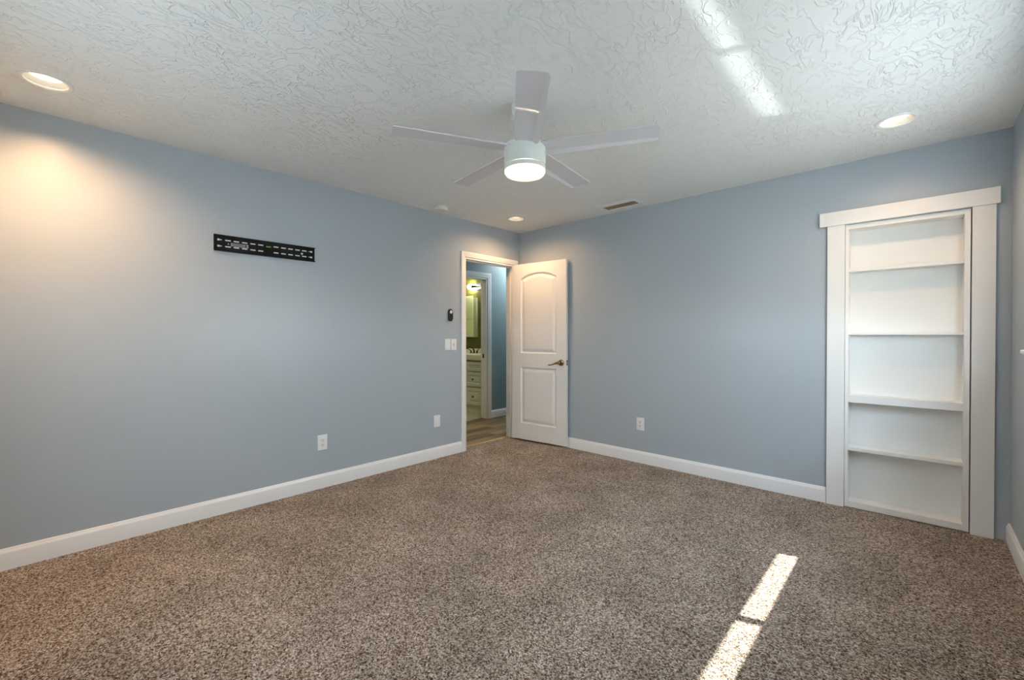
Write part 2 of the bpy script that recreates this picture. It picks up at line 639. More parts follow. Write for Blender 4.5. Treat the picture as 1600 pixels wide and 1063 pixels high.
b = B()
casing_leg(b, OY0 - 0.004, OY0 - 0.054, 0, OZ + 0.004, 0.0, 1)
casing_leg(b, OY1 + 0.004, OY1 + 0.058, 0, OZ + 0.004, 0.0, 1)
casing_head(b, OY0 - 0.004, OY1 + 0.004, OZ + 0.004, 0.054, 0.0, 1)
trim1 = struct(obj('trim_1', b, M['trim'], smooth=25), 'white moulded casing around the open bedroom doorway', 'door casing')
b = B()
JT = 0.016
box(b, (-T - 0.004, OY0, 0), (0.003, OY0 + JT, OZ), 0.001)
box(b, (-T - 0.004, OY1 - JT * .5, 0), (0.003, OY1, OZ), 0.001)
box(b, (-T - 0.004, OY0 + JT, OZ - JT), (0.003, OY1 - JT * .5, OZ), 0.001)
# stop strips
box(b, (-0.075, OY0 + JT, 0), (-0.045, OY0 + JT + 0.011, OZ - JT), 0.002)
box(b, (-0.075, OY1 - JT * .5 - 0.008, 0), (-0.045, OY1 - JT * .5, OZ - JT), 0.002)
box(b, (-0.075, OY0 + JT + .011, OZ - JT - 0.011), (-0.045, OY1 - .016, OZ - JT), 0.002)
obj('jamb', b, M['trim'], trim1, smooth=30)

# threshold between the carpet and the planks
b = B()
prism(b, [(-0.13, 0.0), (-0.095, 0.0), (-0.097, 0.005), (-0.112, 0.008), (-0.128, 0.005)], 'y', 0, 1)
for v in b.verts:
    v.co.y = OY0 + JT if v.co.y < 0.5 else OY1 - JT * .5
struct(obj('trim_2', b, mat('threshold_wood', (0.42, 0.26, 0.10), 0.45), smooth=30), 'wooden threshold strip in the bedroom doorway', 'threshold')

# ------------------------------------------------------------------ the open door
DW, DH, DT = 0.724, 2.02, 0.035
A0 = Vector((0.015, -0.137, 0.02))
ang = atan2(0.077, 0.72)
door = struct(thing('door_1', 'white two-panel door with arched upper panel, standing open against the far wall', 'door',
                    (A0.x - sin(ang) * DT, A0.y + cos(ang) * DT, A0.z), ang), 'white two-panel door with arched upper panel, standing open against the far wall', 'door')
UP = (0.122, 0.598, 0.995, 1.845, 1.908)        # left, right, bottom, spring, crown (above door bottom)
LO = (0.122, 0.598, 0.186, 0.832)


def panel_d(s, z):
    best = -1
    l, r, bo, sp_, cr_ = UP
    hw, rise = (r - l) / 2, cr_ - sp_
    R = (hw * hw + rise * rise) / (2 * rise)
    cxx, czz = (l + r) / 2, cr_ - R
    d = min(s - l, r - s, z - bo, R - sqrt((s - cxx) ** 2 + (z - czz) ** 2) if z > sp_ - .15 else 9)
    best = max(best, d)
    l, r, bo, tp_ = LO
    return max(best, min(s - l, r - s, z - bo, tp_ - z))


def profile(d):
    if d <= 0:
        return 0.0
    pts = [(0, 0), (0.003, 0.005), (0.008, 0.011), (0.014, 0.0125), (0.022, 0.012), (0.040, 0.004), (0.050, 0.002), (9, 0.002)]
    for (a, u), (c, v) in zip(pts, pts[1:]):
        if d <= c:
            return u + (v - u) * (d - a) / (c - a)
    return 0.002


def axis_samples(total, marks):
    xs = {0.0, total}
    for mk_ in marks:
        for q in range(-2, 13):
            xs.add(mk_ + q * 0.0045)
        for q in range(-12, 3):
            xs.add(mk_ + q * 0.0045)
    k = 0.0
    while k < total:
        xs.add(k)
        k += 0.03
    out = []
    for x in sorted(xs):
        if 0 <= x <= total and (not out or x - out[-1] > 0.0015):
            out.append(x)
    out[-1] = total
    return out


sxs = axis_samples(DW, (UP[0], UP[1]))
szs = axis_samples(DH, (LO[2], LO[3], UP[2]))
szs = sorted(set([z for z in szs if not (1.76 < z < 1.93)] + [1.76 + 0.0045 * k for k in range(38)]))
b = B()
grid = [[b.verts.new((s, -DT + profile(panel_d(s, z)), z)) for z in szs] for s in sxs]
for i in range(len(sxs) - 1):
    for j in range(len(szs) - 1):
        b.faces.new((grid[i][j], grid[i + 1][j], grid[i + 1][j + 1], grid[i][j + 1]))
loop = [grid[i][0] for i in range(len(sxs))] + [grid[-1][j] for j in range(1, len(szs))] + \
       [grid[i][-1] for i in range(len(sxs) - 2, -1, -1)] + [grid[0][j] for j in range(len(szs) - 2, 0, -1)]
back = [b.verts.new((v.co.x, 0, v.co.z)) for v in loop]
for k in range(len(loop)):
    k2 = (k + 1) % len(loop)
    b.faces.new((loop[k], back[k], back[k2], loop[k2]))
b.faces.new(back)
obj('door_slab', b, M['door'], door, smooth=40)
HS, HZ = 0.662, 0.903
b = B()
lathe(b, [(0, 0), (0.032, 0), (0.033, 0.003), (0.030, 0.008), (0.021, 0.011), (0.015, 0.013), (0.0135, 0.040), (0.016, 0.044), (0.016, 0.056), (0.011, 0.061), (0, 0.062)],
      32, (HS, -DT, HZ), 'y')
hd = obj('handle', b, M['brass'], door, smooth=40)
hd['label'] = 'brass lever handle'
b = B()
tube(b, [(HS, -DT - 0.050, HZ), (HS - 0.03, -DT - 0.052, HZ - 0.002), (HS - 0.06, -DT - 0.052, HZ - 0.013), (HS - 0.09, -DT - 0.05, HZ - 0.024),
         (HS - 0.12, -DT - 0.05, HZ - 0.028), (HS - 0.138, -DT - 0.052, HZ - 0.027)], [0.010, 0.009, 0.007, 0.006, 0.0065, 0.005], 12)
obj('lever', b, M['brass'], hd, smooth=60)
b = B()
box(b, (DW, -0.030, HZ - 0.028), (DW + 0.0015, -0.006, HZ + 0.028), 0.0006)
lp = obj('latch_plate', b, M['dark_brass'], door)
b = B()
prism(b, [(DW + .001, -0.024), (DW + 0.011, -0.022), (DW + .011, -0.018), (DW + .001, -0.012)], 'z', HZ - 0.008, HZ + 0.008)
obj('latch_bolt', b, M['steel'], lp)
for hz in (0.20, 1.0, 1.82):
    b = B()
    lathe(b, [(0, -0.045), (0.005, -0.045), (0.0055, -0.043), (0.0055, 0.043), (0.005, 0.045), (0, 0.045)], 16, (-0.004, 0.004, hz))
    box(b, (-0.0015, -0.026, hz - 0.044), (0.0, -0.002, hz + 0.044))
    obj('hinge', b, M['brass'], door, smooth=40)

# ------------------------------------------------------------------ built-in shelves
bc = thing('built_in_bookcase', 'white built-in shelves recessed in the far wall with wide flat casing', 'bookcase', (0, 0, 0))
b = B()
box(b, (3.014, -0.020, 0.0), (BX0 + 0.002, 0.0, 2.002), 0.0012)
obj('side_casing', b, M['shelf'], bc)
b = B()
box(b, (BX1 + 0.001, -0.020, 0.0), (3.832, 0.0, 2.002), 0.0012)
obj('side_casing', b, M['shelf'], bc)
b = B()
box(b, (2.968, -0.028, 2.002), (3.848, 0.0, 2.100), 0.0012)
obj('header', b, M['shelf'], bc)
# face frame of the shelf box
SX0, SX1, FD = 3.136, 3.702, 0.0
b = B()
box(b, (BX0 + 0.004, -0.006, 0.006), (SX0, 0.014, 1.998), 0.001)
box(b, (SX1, -0.006, 0.006), (BX1 - 0.005, 0.014, 1.997), 0.001)
box(b, (SX0, -0.006, 1.966), (SX1, 0.014, 1.997), 0.001)
box(b, (SX0, -0.006, 0.006), (SX1, 0.014, 0.048), 0.001)
obj('face_frame', b, M['shelf'], bc)
BD = 0.118
b = B()
box(b, (SX0 - 0.018, 0.014, 0.006), (SX0, BD, 1.984))
obj('side_panel', b, M['shelf'], bc)
b = B()
box(b, (SX1, 0.014, 0.006), (SX1 + 0.018, BD, 1.984))
obj('side_panel', b, M['shelf'], bc)
b = B()
box(b, (SX0, 0.014, 1.966), (SX1, BD, 1.984))
obj('top_panel', b, M['shelf'], bc)
b = B()
box(b, (SX0, 0.014, 0.035), (SX1, BD, 0.046))
obj('bottom_panel', b, M['shelf'], bc)
b = B()
box(b, (SX0 - 0.018, BD, 0.006), (SX1 + 0.018, BD + 0.012, 1.984))
obj('back_panel', b, M['shelf'], bc)
for z0, z1, ylip in ((1.667, 1.688, 0.012), (1.222, 1.242, 0.012), (0.747, 0.797, -0.004), (0.406, 0.429, 0.000)):
    b = B()
    if z1 - z0 > 0.05:
        box(b, (SX0, 0.010, z1 - 0.02), (SX1, BD, z1))
        box(b, (SX0, ylip, z0), (SX1, 0.012, z1), 0.001)
    else:
        box(b, (SX0, ylip, z0), (SX1, BD, z1), 0.001)
    obj('shelf', b, M['shelf'], bc)

# ------------------------------------------------------------------ right window with its shade
win = struct(thing('window_1', 'white sliding window in the right wall with a broad sill', 'window', (RX, (WY0 + WY1) / 2, WZ0)), 'white sliding window in the right wall with a broad sill', 'window')
win.location = (0, 0, 0)
b = B()
GX = 4.03
for a_, c_ in (((GX - 0.03, WY0, WZ0), (GX + 0.05, WY0 + 0.04, WZ1)), ((GX - 0.03, WY1 - 0.04, WZ0), (GX + 0.05, WY1, WZ1)),
               ((GX - 0.03, WY0 + .04, WZ0), (GX + 0.05, WY1 - .04, WZ0 + 0.085)), ((GX - 0.03, WY0 + .04, WZ1 - 0.05), (GX + 0.05, WY1 - .04, WZ1))):
    box(b, a_, c_, 0.003)
fr_ = obj('window_frame', b, M['plastic'], win)
ST = -1.468
for y0, y1, xo in ((ST - 0.02, WY1 - 0.04, 0.0), (WY0 + 0.04, ST + 0.02, 0.022)):
    b = B()
    gx = GX + xo
    zb_, zt_ = WZ0 + 0.085, WZ1 - 0.05
    box(b, (gx - 0.01, y0, zb_), (gx + 0.01, y0 + (0.04 if xo == 0 else 0.02), zt_), 0.002)
    box(b, (gx - 0.01, y1 - (0.02 if xo == 0 else 0.04), zb_), (gx + 0.01, y1, zt_), 0.002)
    box(b, (gx - 0.01, y0, zb_), (gx + 0.01, y1, zb_ + 0.065), 0.002)
    box(b, (gx - 0.01, y0, zt_ - 0.03), (gx + 0.01, y1, zt_), 0.002)
    sh_ = obj('sash', b, M['plastic'], win)
    b = B()
    box(b, (gx - 0.002, y0 + 0.012, zb_ + 0.01), (gx + 0.002, y1 - 0.012, zt_ - 0.01))
    obj('pane', b, M['glass'], sh_)
b = B()
box(b, (3.86, WY0 - 0.055, WZ0), (RX, WY1 + 0.055, WZ0 + 0.02), 0.006, 3)
box(b, (RX, WY0 + 0.001, WZ0), (GX - 0.03, WY1 - 0.001, WZ0 + 0.02))
obj('sill', b, M['trim'], win)

rs = thing('roller_shade', 'pale roller shade drawn most of the way down inside the right window', 'window shade', (0, 0, 0))
b = B()
prof = []
XS, ZB = 3.985, 1.444
box(b, (XS - 0.0008, WY0 + 0.012, ZB), (XS + 0.0008, WY1 - 0.012, 2.015))
obj('shade_cloth', b, M['shade'], rs)
b = B()
tube(b, [(XS - 0.018, WY0 + 0.006, 2.025), (XS - 0.018, WY1 - 0.006, 2.025)], 0.02, 20)
obj('shade_roller', b, M['plastic'], rs, smooth=40)
b = B()
box(b, (XS - 0.007, WY0 + 0.012, ZB - 0.004), (XS + 0.007, WY1 - 0.012, ZB + 0.02), 0.003)
obj('bottom_rail', b, M['plastic'], rs)

# shaded window added behind the viewer for even daylight
w2 = struct(thing('added_window', 'white window added behind the viewer for even daylight', 'window'), 'white window added behind the viewer for even daylight', 'window')
b = B()
gy = FY - 0.12
for a_, c_ in (((VX0, gy - .03, VZ0), (VX0 + .05, gy + .03, VZ1)), ((VX1 - .05, gy - .03, VZ0), (VX1, gy + .03, VZ1)),
               ((VX0 + .05, gy - .03, VZ0), (VX1 - .05, gy + .03, VZ0 + .05)), ((VX0 + .05, gy - .03, VZ1 - .05), (VX1 - .05, gy + .03, VZ1)),
               (((VX0 + VX1) / 2 - .025, gy - .02, VZ0 + .05), ((VX0 + VX1) / 2 + .025, gy + .02, VZ1 - .05))):
    box(b, a_, c_, 0.003)
obj('window_frame', b, M['plastic'], w2)
b = B()
box(b, (VX0 + .04, gy - .003, VZ0 + .04), (VX1 - .04, gy + .003, VZ1 - .04))
obj('pane', b, M['glass'], w2)
b = B()
box(b, (VX0 - .05, FY, VZ0 - .02), (VX1 + .05, FY + .035, VZ0), .004)
box(b, (VX0 + .001, gy + .03, VZ0 - .02), (VX1 - .001, FY, VZ0))
obj('sill', b, M['trim'], w2)

r2_ = thing('roller_shade', 'pale roller shade fully drawn over the added window behind the viewer', 'window shade', (0, 0, 0))
b = B()
box(b, (VX0 + .012, FY - .0408, VZ0 + .012), (VX1 - .012, FY - .0392, 2.015))
obj('shade_cloth', b, M['shade'], r2_)
b = B()
tube(b, [(VX0 + .006, FY - .058, 2.025), (VX1 - .006, FY - .058, 2.025)], 0.02, 20)
obj('shade_roller', b, M['plastic'], r2_, smooth=40)
b = B()
box(b, (VX0 + .012, FY - .047, VZ0 + .003), (VX1 - .012, FY - .033, VZ0 + .025), 0.003)
obj('bottom_rail', b, M['plastic'], r2_)

# ------------------------------------------------------------------ recessed ceiling lamps
M['lens'].node_tree.nodes['Principled BSDF'].inputs['Emission Strength'].default_value = 1.6


def lamp_light(parent, energy):
    """the downward beam of one recessed lamp, at its lens"""
    l = bpy.data.lights.new('lamp_beam', 'SPOT')
    l.energy = energy
    l.color = (1.0, 0.60, 0.30)
    l.spot_size = radians(156)
    l.spot_blend = 1.0
    l.shadow_soft_size = 0.04
    o = bpy.data.objects.new('lamp_beam', l)
    C.objects.link(o)
    o.parent = parent
    o.location = (0, 0, 0.018)


dl = thing('recessed_downlight', 'lit recessed ceiling lamp above the left wall, nearest the viewer', 'ceiling light', (DL[0][0], DL[0][1], H), 0, 'recessed ceiling lamps')
b = B()
lathe(b, [(0.076, 0.004), (0.075, -0.002), (0.080, -0.006), (0.090, -0.007), (0.095, -0.005), (0.097, 0.0), (0.084, 0.0), (0.080, 0.004)], 64)
bmesh.ops.remove_doubles(b, verts=b.verts[:], dist=1e-6)
obj('trim_ring', b, M['trim'], dl, smooth=50)
b = B()
lathe(b, [(0.076, 0.002), (0.060, 0.026), (0.060, 0.034), (0.081, 0.034), (0.081, 0.002)], 64)
obj('baffle', b, M['trim'], dl, smooth=50)
b = B()
lathe(b, [(0, 0.023), (0.045, 0.0235), (0.060, 0.026), (0.060, 0.036), (0, 0.036)], 64)
obj('lamp_lens', b, M['lens'], dl, smooth=50)
d2 = dup(dl, (DL[1][0], DL[1][1], H), 0, 'lit recessed ceiling lamp in the far corner above the doorway')
d3 = dup(dl, (DL[2][0], DL[2][1], H), 0, 'lit recessed ceiling lamp above the built-in white shelves')
for root, en in ((dl, 110.0), (d2, 64.0), (d3, 28.0)):
    lamp_light(root, en)

# ------------------------------------------------------------------ ceiling fan
FC = (1.9727, -2.1395)
fan = thing('ceiling_fan', 'white five-blade ceiling fan with a lit round lamp under its motor', 'ceiling fan', (FC[0], FC[1], H))
b = B()
lathe(b, [(0, 0), (0.068, 0), (0.069, -0.012), (0.066, -0.042), (0.056, -0.054), (0.030, -0.060), (0.020, -0.062), (0, -0.062)], 48)
obj('canopy', b, M['fan_white'], fan, smooth=40)
b = B()
lathe(b, [(0, -0.06), (0.0125, -0.06), (0.0125, -0.19), (0.028, -0.19), (0.03, -0.193), (0.03, -0.214), (0, -0.214)], 24)
obj('downrod', b, M['fan_white'], fan, smooth=40)
b = B()
ZT, ZG = -0.216, -0.325
lathe(b, [(0, ZT), (0.098, ZT), (0.106, ZT - 0.003), (0.109, ZT - 0.010), (0.109, ZG), (0.106, ZG), (0.106, ZG + 0.003), (0.03, ZG + 0.003), (0, ZG + 0.003)], 64)
obj('motor_housing', b, M['fan_white'], fan, smooth=40)
b = B()
lathe(b, [(0, ZG - 0.0004), (0.1084, ZG - 0.0004), (0.1084, ZG + 0.001), (0, ZG + 0.001)], 64)
obj('added_glare_disc', b, M['slot'], fan)  # dark disc added to keep lamp glare out of the gap
b = B()
ZR = ZG - 0.0014
lathe(b, [(0.106, ZR), (0.108, ZR), (0.1085, ZR - 0.022), (0.1055, ZR - 0.022), (0.1055, ZR - 0.003)], 64)
bmesh.ops.remove_doubles(b, verts=b.verts[:], dist=1e-6)
f_ = [q for q in b.verts]
obj('lamp_ring', b, M['fan_white'], fan, smooth=40)
b = B()
lathe(b, [(0.106, ZR - 0.022), (0.1075, ZR - 0.025), (0.1065, ZR - 0.033), (0.100, ZR - 0.042), (0.082, ZR - 0.049), (0.055, ZR - 0.053), (0.025, ZR - 0.055), (0, ZR - 0.0555)], 64)
FAN_POWER = 1.08
M['fan_lens'].node_tree.nodes['Principled BSDF'].inputs['Emission Strength'].default_value = FAN_POWER
obj('lamp_lens', b, M['fan_lens'], fan, smooth=50)
b = B()
lathe(b, [(0.002, ZG + .003), (0.006, ZG), (0.006, ZR - 0.018), (0.0, ZR - 0.018)], 12)
obj('lamp_post', b, M['fan_white'], fan, smooth=40)
pl = bpy.data.lights.new('fan_bulb', 'POINT')
pl.energy = 14.0
pl.color = (1.0, 0.82, 0.58)
pl.shadow_soft_size = 0.001
po = bpy.data.objects.new('fan_bulb', pl)
C.objects.link(po)
po.parent = fan
po.location = (0, 0, ZG - 0.034)
fl_ = bpy.data.lights.new('fan_lamp_beam', 'SPOT')
fl_.energy = 14.0
fl_.color = (1.0, 0.78, 0.50)
fl_.spot_size = radians(165)
fl_.spot_blend = 0.3
fl_.shadow_soft_size = 0.06
fo_ = bpy.data.objects.new('fan_lamp_beam', fl_)
C.objects.link(fo_)
fo_.parent = fan
fo_.location = (0, 0, ZR - 0.058)


def blade_mesh():
    """blade along +x from the hub; its trailing side (+y) is bent down along a fold"""
    bm = B()
    th = 0.005
    pit = radians(3.5)
    fold = radians(24)
    nx = 26
    r0, r1 = 0.085, 0.675

    def chord(x):
        f = (x - r0) / (r1 - r0)
        lead = 0.060 + 0.004 * f
        trail = -(0.062 + 0.004 * f)
        fl = -(0.030 + 0.020 * f)
        cc = 0.020
        if x > r1 - cc:
            g = cc - sqrt(max(0, cc * cc - (x - (r1 - cc)) ** 2))
            lead -= g
            trail += g
        if x < r0 + 0.035:
            g = 0.018 * (1 - (x - r0) / 0.035) ** 1.5
            lead -= g
            trail += g
        return lead, max(fl, trail + 0.002), trail
    xs = [r0 + (r1 - r0 - 0.02) * k / nx for k in range(nx + 1)] + [r1 - 0.02 + 0.02 * sin(pi / 2 * k / 6) for k in range(1, 7)]
    rows = []
    for x in xs:
        le, fl, tl = chord(x)
        sec = [(le, le * math.tan(pit)), (fl + 0.004, (fl + 0.004) * math.tan(pit)), (fl - 0.002, (fl - .002) * math.tan(pit) - 0.0008),
               (tl, fl * math.tan(pit) - (fl - tl) * math.tan(pit + fold))]
        rows.append([bm.verts.new((x, -y, z - th / 2)) for y, z in sec] + [bm.verts.new((x, -y, z + th / 2)) for y, z in sec[::-1]])
    for a, c in zip(rows, rows[1:]):
        for k in range(8):
            k2 = (k + 1) % 8
            bm.faces.new((a[k], a[k2], c[k2], c[k]))
    bm.faces.new(rows[0])
    bm.faces.new(rows[-1][::-1])
    return bm


first = None
for k in range(5):
    a = radians(26 - 72 * k)
    if first is None:
        first = obj('blade', blade_mesh(), M['blade'], fan, smooth=14)
        o = first
        b = B()
        box(b, (0.05, -0.028, 0.002), (0.15, 0.028, 0.006), 0.001)
        br = obj('blade_iron', b, M['fan_white'], o)
        bri = br
    else:
        o = first.copy()
        C.objects.link(o)
        o.parent = fan
        br = bri.copy()
        C.objects.link(br)
        br.parent = o
    o.location = (0, 0, -0.232)
    o.rotation_euler = (0, 0, a)

# ------------------------------------------------------------------ ceiling vent
vent = thing('ceiling_vent', 'white ceiling air vent with brown louvers near the far wall', 'air vent', (1.449, -0.186, H))
b = B()
X, Y, ox, oy = 0.203, 0.122, 0.165, 0.058
rings = []
for hx, hy, z in ((X, Y, 0.0), (X, Y, -0.003), (X - 0.012, Y - 0.012, -0.009), (ox + 0.006, oy + 0.006, -0.009), (ox, oy, -0.004), (ox, oy, 0.001)):
    rings.append([b.verts.new((sx_ * hx, sy_ * hy, z)) for sx_, sy_ in ((-1, -1), (1, -1), (1, 1), (-1, 1))])
for r_a, r_b in zip(rings, rings[1:]):
    for k in range(4):
        b.faces.new((r_a[k], r_a[(k + 1) % 4], r_b[(k + 1) % 4], r_b[k]))
obj('frame', b, M['plastic'], vent)
for k in range(3):
    b = B()
    y = -0.038 + k * 0.036
    prism(b, [(y, 0.0008), (y + 0.0006, 0.0020), (y + 0.0150, -0.0018), (y + 0.0145, -0.0030)], 'x', -ox + .002, ox - .002)
    obj('louver', b, M['vent_dark'], vent)
b = B()
box(b, (-ox - .002, -oy - .002, 0.045), (ox + .002, oy + .002, 0.05))
obj('duct', b, M['vent_back'], vent)

# ------------------------------------------------------------------ smoke detector
sd = thing('smoke_detector', 'round white smoke detector on the ceiling above the left wall', 'smoke detector', (0.185, -1.305, H))
b = B()
lathe(b, [(0, 0), (0.068, 0), (0.069, -0.004), (0.067, -0.008), (0.056, -0.009), (0.056, -0.014), (0, -0.014)], 48)
obj('base_plate', b, M['smoke'], sd, smooth=40)
b = B()
lathe(b, [(0, -0.0125), (0.062, -0.0125), (0.064, -0.015), (0.064, -0.030), (0.060, -0.037), (0.046, -0.041), (0, -0.043)], 48)
obj('cover', b, M['smoke'], sd, smooth=40)

# ------------------------------------------------------------------ black TV bracket
tv = thing('wall_bracket', 'long black slotted television mount bracket screwed to the left wall', 'wall bracket', (0, -2.754, 1.859))
b = B()
y0, y1, z0, z1 = -0.337, 0.337, -0.055, 0.055
PX = 0.0035
holes = []
st = [-3.024, -2.973, -2.922, -2.870, -2.819, -2.716, -2.664, -2.614, -2.563, -2.513]
for s in st:
    for zc in (0.0225, -0.0205):
        holes.append((s + 2.754, s + 2.754 + 0.034, zc - 0.0042, zc + 0.0042))
for s in (-3.070, -2.452):
    for zc in (0.0225, -0.0205):
        kc = s + 2.754
        if s < -3:
            holes.append((kc, kc + 0.014, zc - 0.0065, zc + 0.0065))
            holes.append((kc + 0.014, kc + 0.027, zc - 0.003, zc + 0.003))
        else:
            holes.append((kc - 0.010, kc + 0.003, zc - 0.003, zc + 0.003))
            holes.append((kc + 0.003, kc + 0.017, zc - 0.0065, zc + 0.0065))
ys = sorted({y0, y1} | {v for h in holes for v in h[:2]})
zs = sorted({z0, z1} | {v for h in holes for v in h[2:]})
vg = {}


def gv_(i, j, s):
    if (i, j, s) not in vg:
        vg[(i, j, s)] = b.verts.new((0.0005 if s == 0 else PX, ys[i], zs[j]))
    return vg[(i, j, s)]


def solid(i, j):
    if not (0 <= i < len(ys) - 1 and 0 <= j < len(zs) - 1):
        return False
    yc, zc = (ys[i] + ys[i + 1]) / 2, (zs[j] + zs[j + 1]) / 2
    return not any(h[0] < yc < h[1] and h[2] < zc < h[3] for h in holes)


for i in range(len(ys) - 1):
    for j in range(len(zs) - 1):
        if not solid(i, j):
            continue
        for s in (0, 1):
            b.faces.new([gv_(*q, s) for q in ((i, j), (i + 1, j), (i + 1, j + 1), (i, j + 1))])
        for di, dj, e0, e1 in ((-1, 0, (i, j), (i, j + 1)), (1, 0, (i + 1, j), (i + 1, j + 1)), (0, -1, (i, j), (i + 1, j)), (0, 1, (i, j + 1), (i + 1, j + 1))):
            if not solid(i + di, j + dj):
                b.faces.new((gv_(*e0, 0), gv_(*e1, 0), gv_(*e1, 1), gv_(*e0, 1)))
obj('plate', b, M['black'], tv)
b = B()
box(b, (0.0, -0.325, -0.030), (0.0004, 0.325, 0.032))
bk = obj('backing_strip', b, M['plastic'], tv)
bk['label'] = 'white strip showing through the slots'
for zz, sg in ((z1, 1), (z0, -1)):
    b = B()
    prism(b, [(0.0, zz), (0.018, zz), (0.018, zz - sg * 0.007), (0.0162, zz - sg * 0.007), (0.0162, zz - sg * 0.002), (0.0, zz - sg * 0.002)], 'y', y0, y1)
    # prism along y takes (x, z) outline
    obj('hook_rail', b, M['black'], tv)
b = B()
box(b, (PX, -0.236, -0.014), (PX + 0.0008, -0.128, 0.010))
stk = obj('instruction_label', b, M['sticker'], tv)
stk['label'] = 'small silver printed label'
b = B()
for k in range(5):
    box(b, (PX + .0008, -0.230, -0.010 + k * 0.0042), (PX + .0011, -0.160 + (k % 3) * 0.009, -0.0083 + k * 0.0042))
box(b, (PX + .0008, -0.148, -0.010), (PX + .0011, -0.140, 0.006))
obj('print', b, M['black'], stk)
for yc, zc, rr in ((-0.251, -0.001, 0.004), (0.240, -0.002, 0.008)):
    b = B()
    lathe(b, [(0, PX), (rr, PX), (rr * .9, PX + 0.003), (0, PX + 0.004)], 16, (0, yc, zc), 'x')
    sc_ = obj('screw', b, M['steel'], tv, smooth=40)
b = B()
tube(b, [(PX + 0.003, -0.012, 0.0165), (PX + 0.003, 0.018, 0.0165)], 0.0035, 12)
obj('level_vial', b, M['vial'], tv, smooth=40)

# ------------------------------------------------------------------ plates on the walls
# built facing +x at the origin, then turned onto their wall


def plate(parent, wd=0.078, ht=0.122):
    bm = B()
    box(bm, (0.0, -wd / 2, -ht / 2), (0.006, wd / 2, ht / 2), 0.003, 3)
    return obj('cover_plate', bm, M['plastic'], parent, smooth=40)


def outlet(label, loc, rotz):
    r = thing('wall_outlet', label, 'outlet', loc, rotz)
    plate(r)
    bm = B()
    box(bm, (0.006, -0.018, -0.036), (0.0085, 0.018, 0.036), 0.0015)
    rc = obj('receptacle', bm, M['plastic'], r)
    bm = B()
    for zc in (0.018, -0.018):
        box(bm, (0.0083, -0.0085, zc - 0.001), (0.0088, -0.0055, zc + 0.009))
        box(bm, (0.0083, 0.0055, zc - 0.001), (0.0088, 0.0085, zc + 0.008))
        lathe(bm, [(0, 0.0083), (0.0035, 0.0083), (0.0035, 0.0088), (0, 0.0088)], 12, (0, 0, zc - 0.008), 'x')
    obj('slot', bm, M['slot'], rc)
    return r


ol = outlet('white duplex outlet low on the left wall below the black bracket', (0.0, -2.363, 0.365), 0.0)
dup(ol, (1.560, 0.0, 0.372), -pi / 2, 'white duplex outlet low on the far wall between door and shelves')

bp = thing('blank_plate', 'small blank white plate low on the left wall near the doorway', 'wall plate', (0.0, -1.225, 0.370))
plate(bp, 0.076, 0.117)
for zc in (0.042, -0.042):
    b = B()
    lathe(b, [(0, 0.0058), (0.003, 0.0058), (0.0028, 0.0068), (0, 0.007)], 10, (0, 0, zc), 'x')
    obj('screw', b, M['plastic'], bp)

rk = thing('rocker_switch', 'white rocker light switch, left of the two beside the doorway', 'light switch', (0.0, -1.088, 1.127))
plate(rk, 0.070, 0.116)
b = B()
prism(b, [(0.006, -0.033), (0.0105, -0.033), (0.0075, 0.0), (0.0065, 0.033), (0.006, 0.033)], 'y', -0.016, 0.016)
obj('rocker', b, M['plastic'], rk)
b = B()
box(b, (0.0058, -0.018, -0.035), (0.0063, 0.018, 0.035))
obj('rocker_surround', b, M['smoke'], rk)

tg = thing('toggle_switch', 'white toggle light switch, right of the two beside the doorway', 'light switch', (0.0, -1.008, 1.126))
plate(tg, 0.070, 0.116)
b = B()
prism(b, [(0.004, -0.010), (0.019, 0.004), (0.017, 0.011), (0.005, 0.009)], 'y', -0.0045, 0.0045)
obj('toggle', b, M['plastic'], tg)
b = B()
box(b, (0.0058, -0.0055, -0.012), (0.0063, 0.0055, 0.012))
for zc in (0.030, -0.030):
    lathe(b, [(0, 0.0058), (0.003, 0.0058), (0.0028, 0.0064), (0, 0.0064)], 10, (0, 0, zc), 'x')
obj('toggle_slot', b, M['slot'], tg)

rm = thing('remote_control', 'small black pill-shaped remote in a wall cradle above the light switches', 'remote control', (0.0, -1.056, 1.428))
b = B()
W_, H_ = 0.0255, 0.0625
out = []
for k in range(17):
    a = pi * k / 16
    out.append((W_ * cos(a), H_ - W_ + W_ * sin(a)))
for k in range(17):
    a = pi + pi * k / 16
    out.append((W_ * cos(a), -H_ + W_ + W_ * sin(a)))
prism(b, [(p[0], p[1]) for p in out], 'x', 0.0, 0.020)
ed = [e_ for e_ in b.edges if all(abs(v.co.x - 0.020) < 1e-6 for v in e_.verts)]
bmesh.ops.bevel(b, geom=ed, offset=0.006, segments=3, affect='EDGES', profile=0.5)
obj('body', b, M['black_plastic'], rm, smooth=40)
b = B()
lathe(b, [(0, 0.0195), (0.0165, 0.0195), (0.0165, 0.0215), (0.014, 0.0225), (0, 0.0228)], 28, (0, 0, 0.031), 'x')
bt = obj('button', b, M['plastic'], rm, smooth=40)
b = B()
lathe(b, [(0.0045, 0.0226), (0.007, 0.0226), (0.007, 0.0232), (0.0045, 0.0232), (0.0045, 0.0226)], 20, (0, 0, 0.031), 'x')
bmesh.ops.remove_doubles(b, verts=b.verts[:], dist=1e-6)
obj('power_symbol', b, M['sticker'], bt)
b = B()
b.free()
for k in range(3):
    b = B()
    lathe(b, [(0, 0.0198), (0.0045, 0.0198), (0.0040, 0.0212), (0, 0.0214)], 14, (0, 0, 0.002 - k * 0.017), 'x')
    obj('key', b, M['black_plastic'], rm, smooth=40)

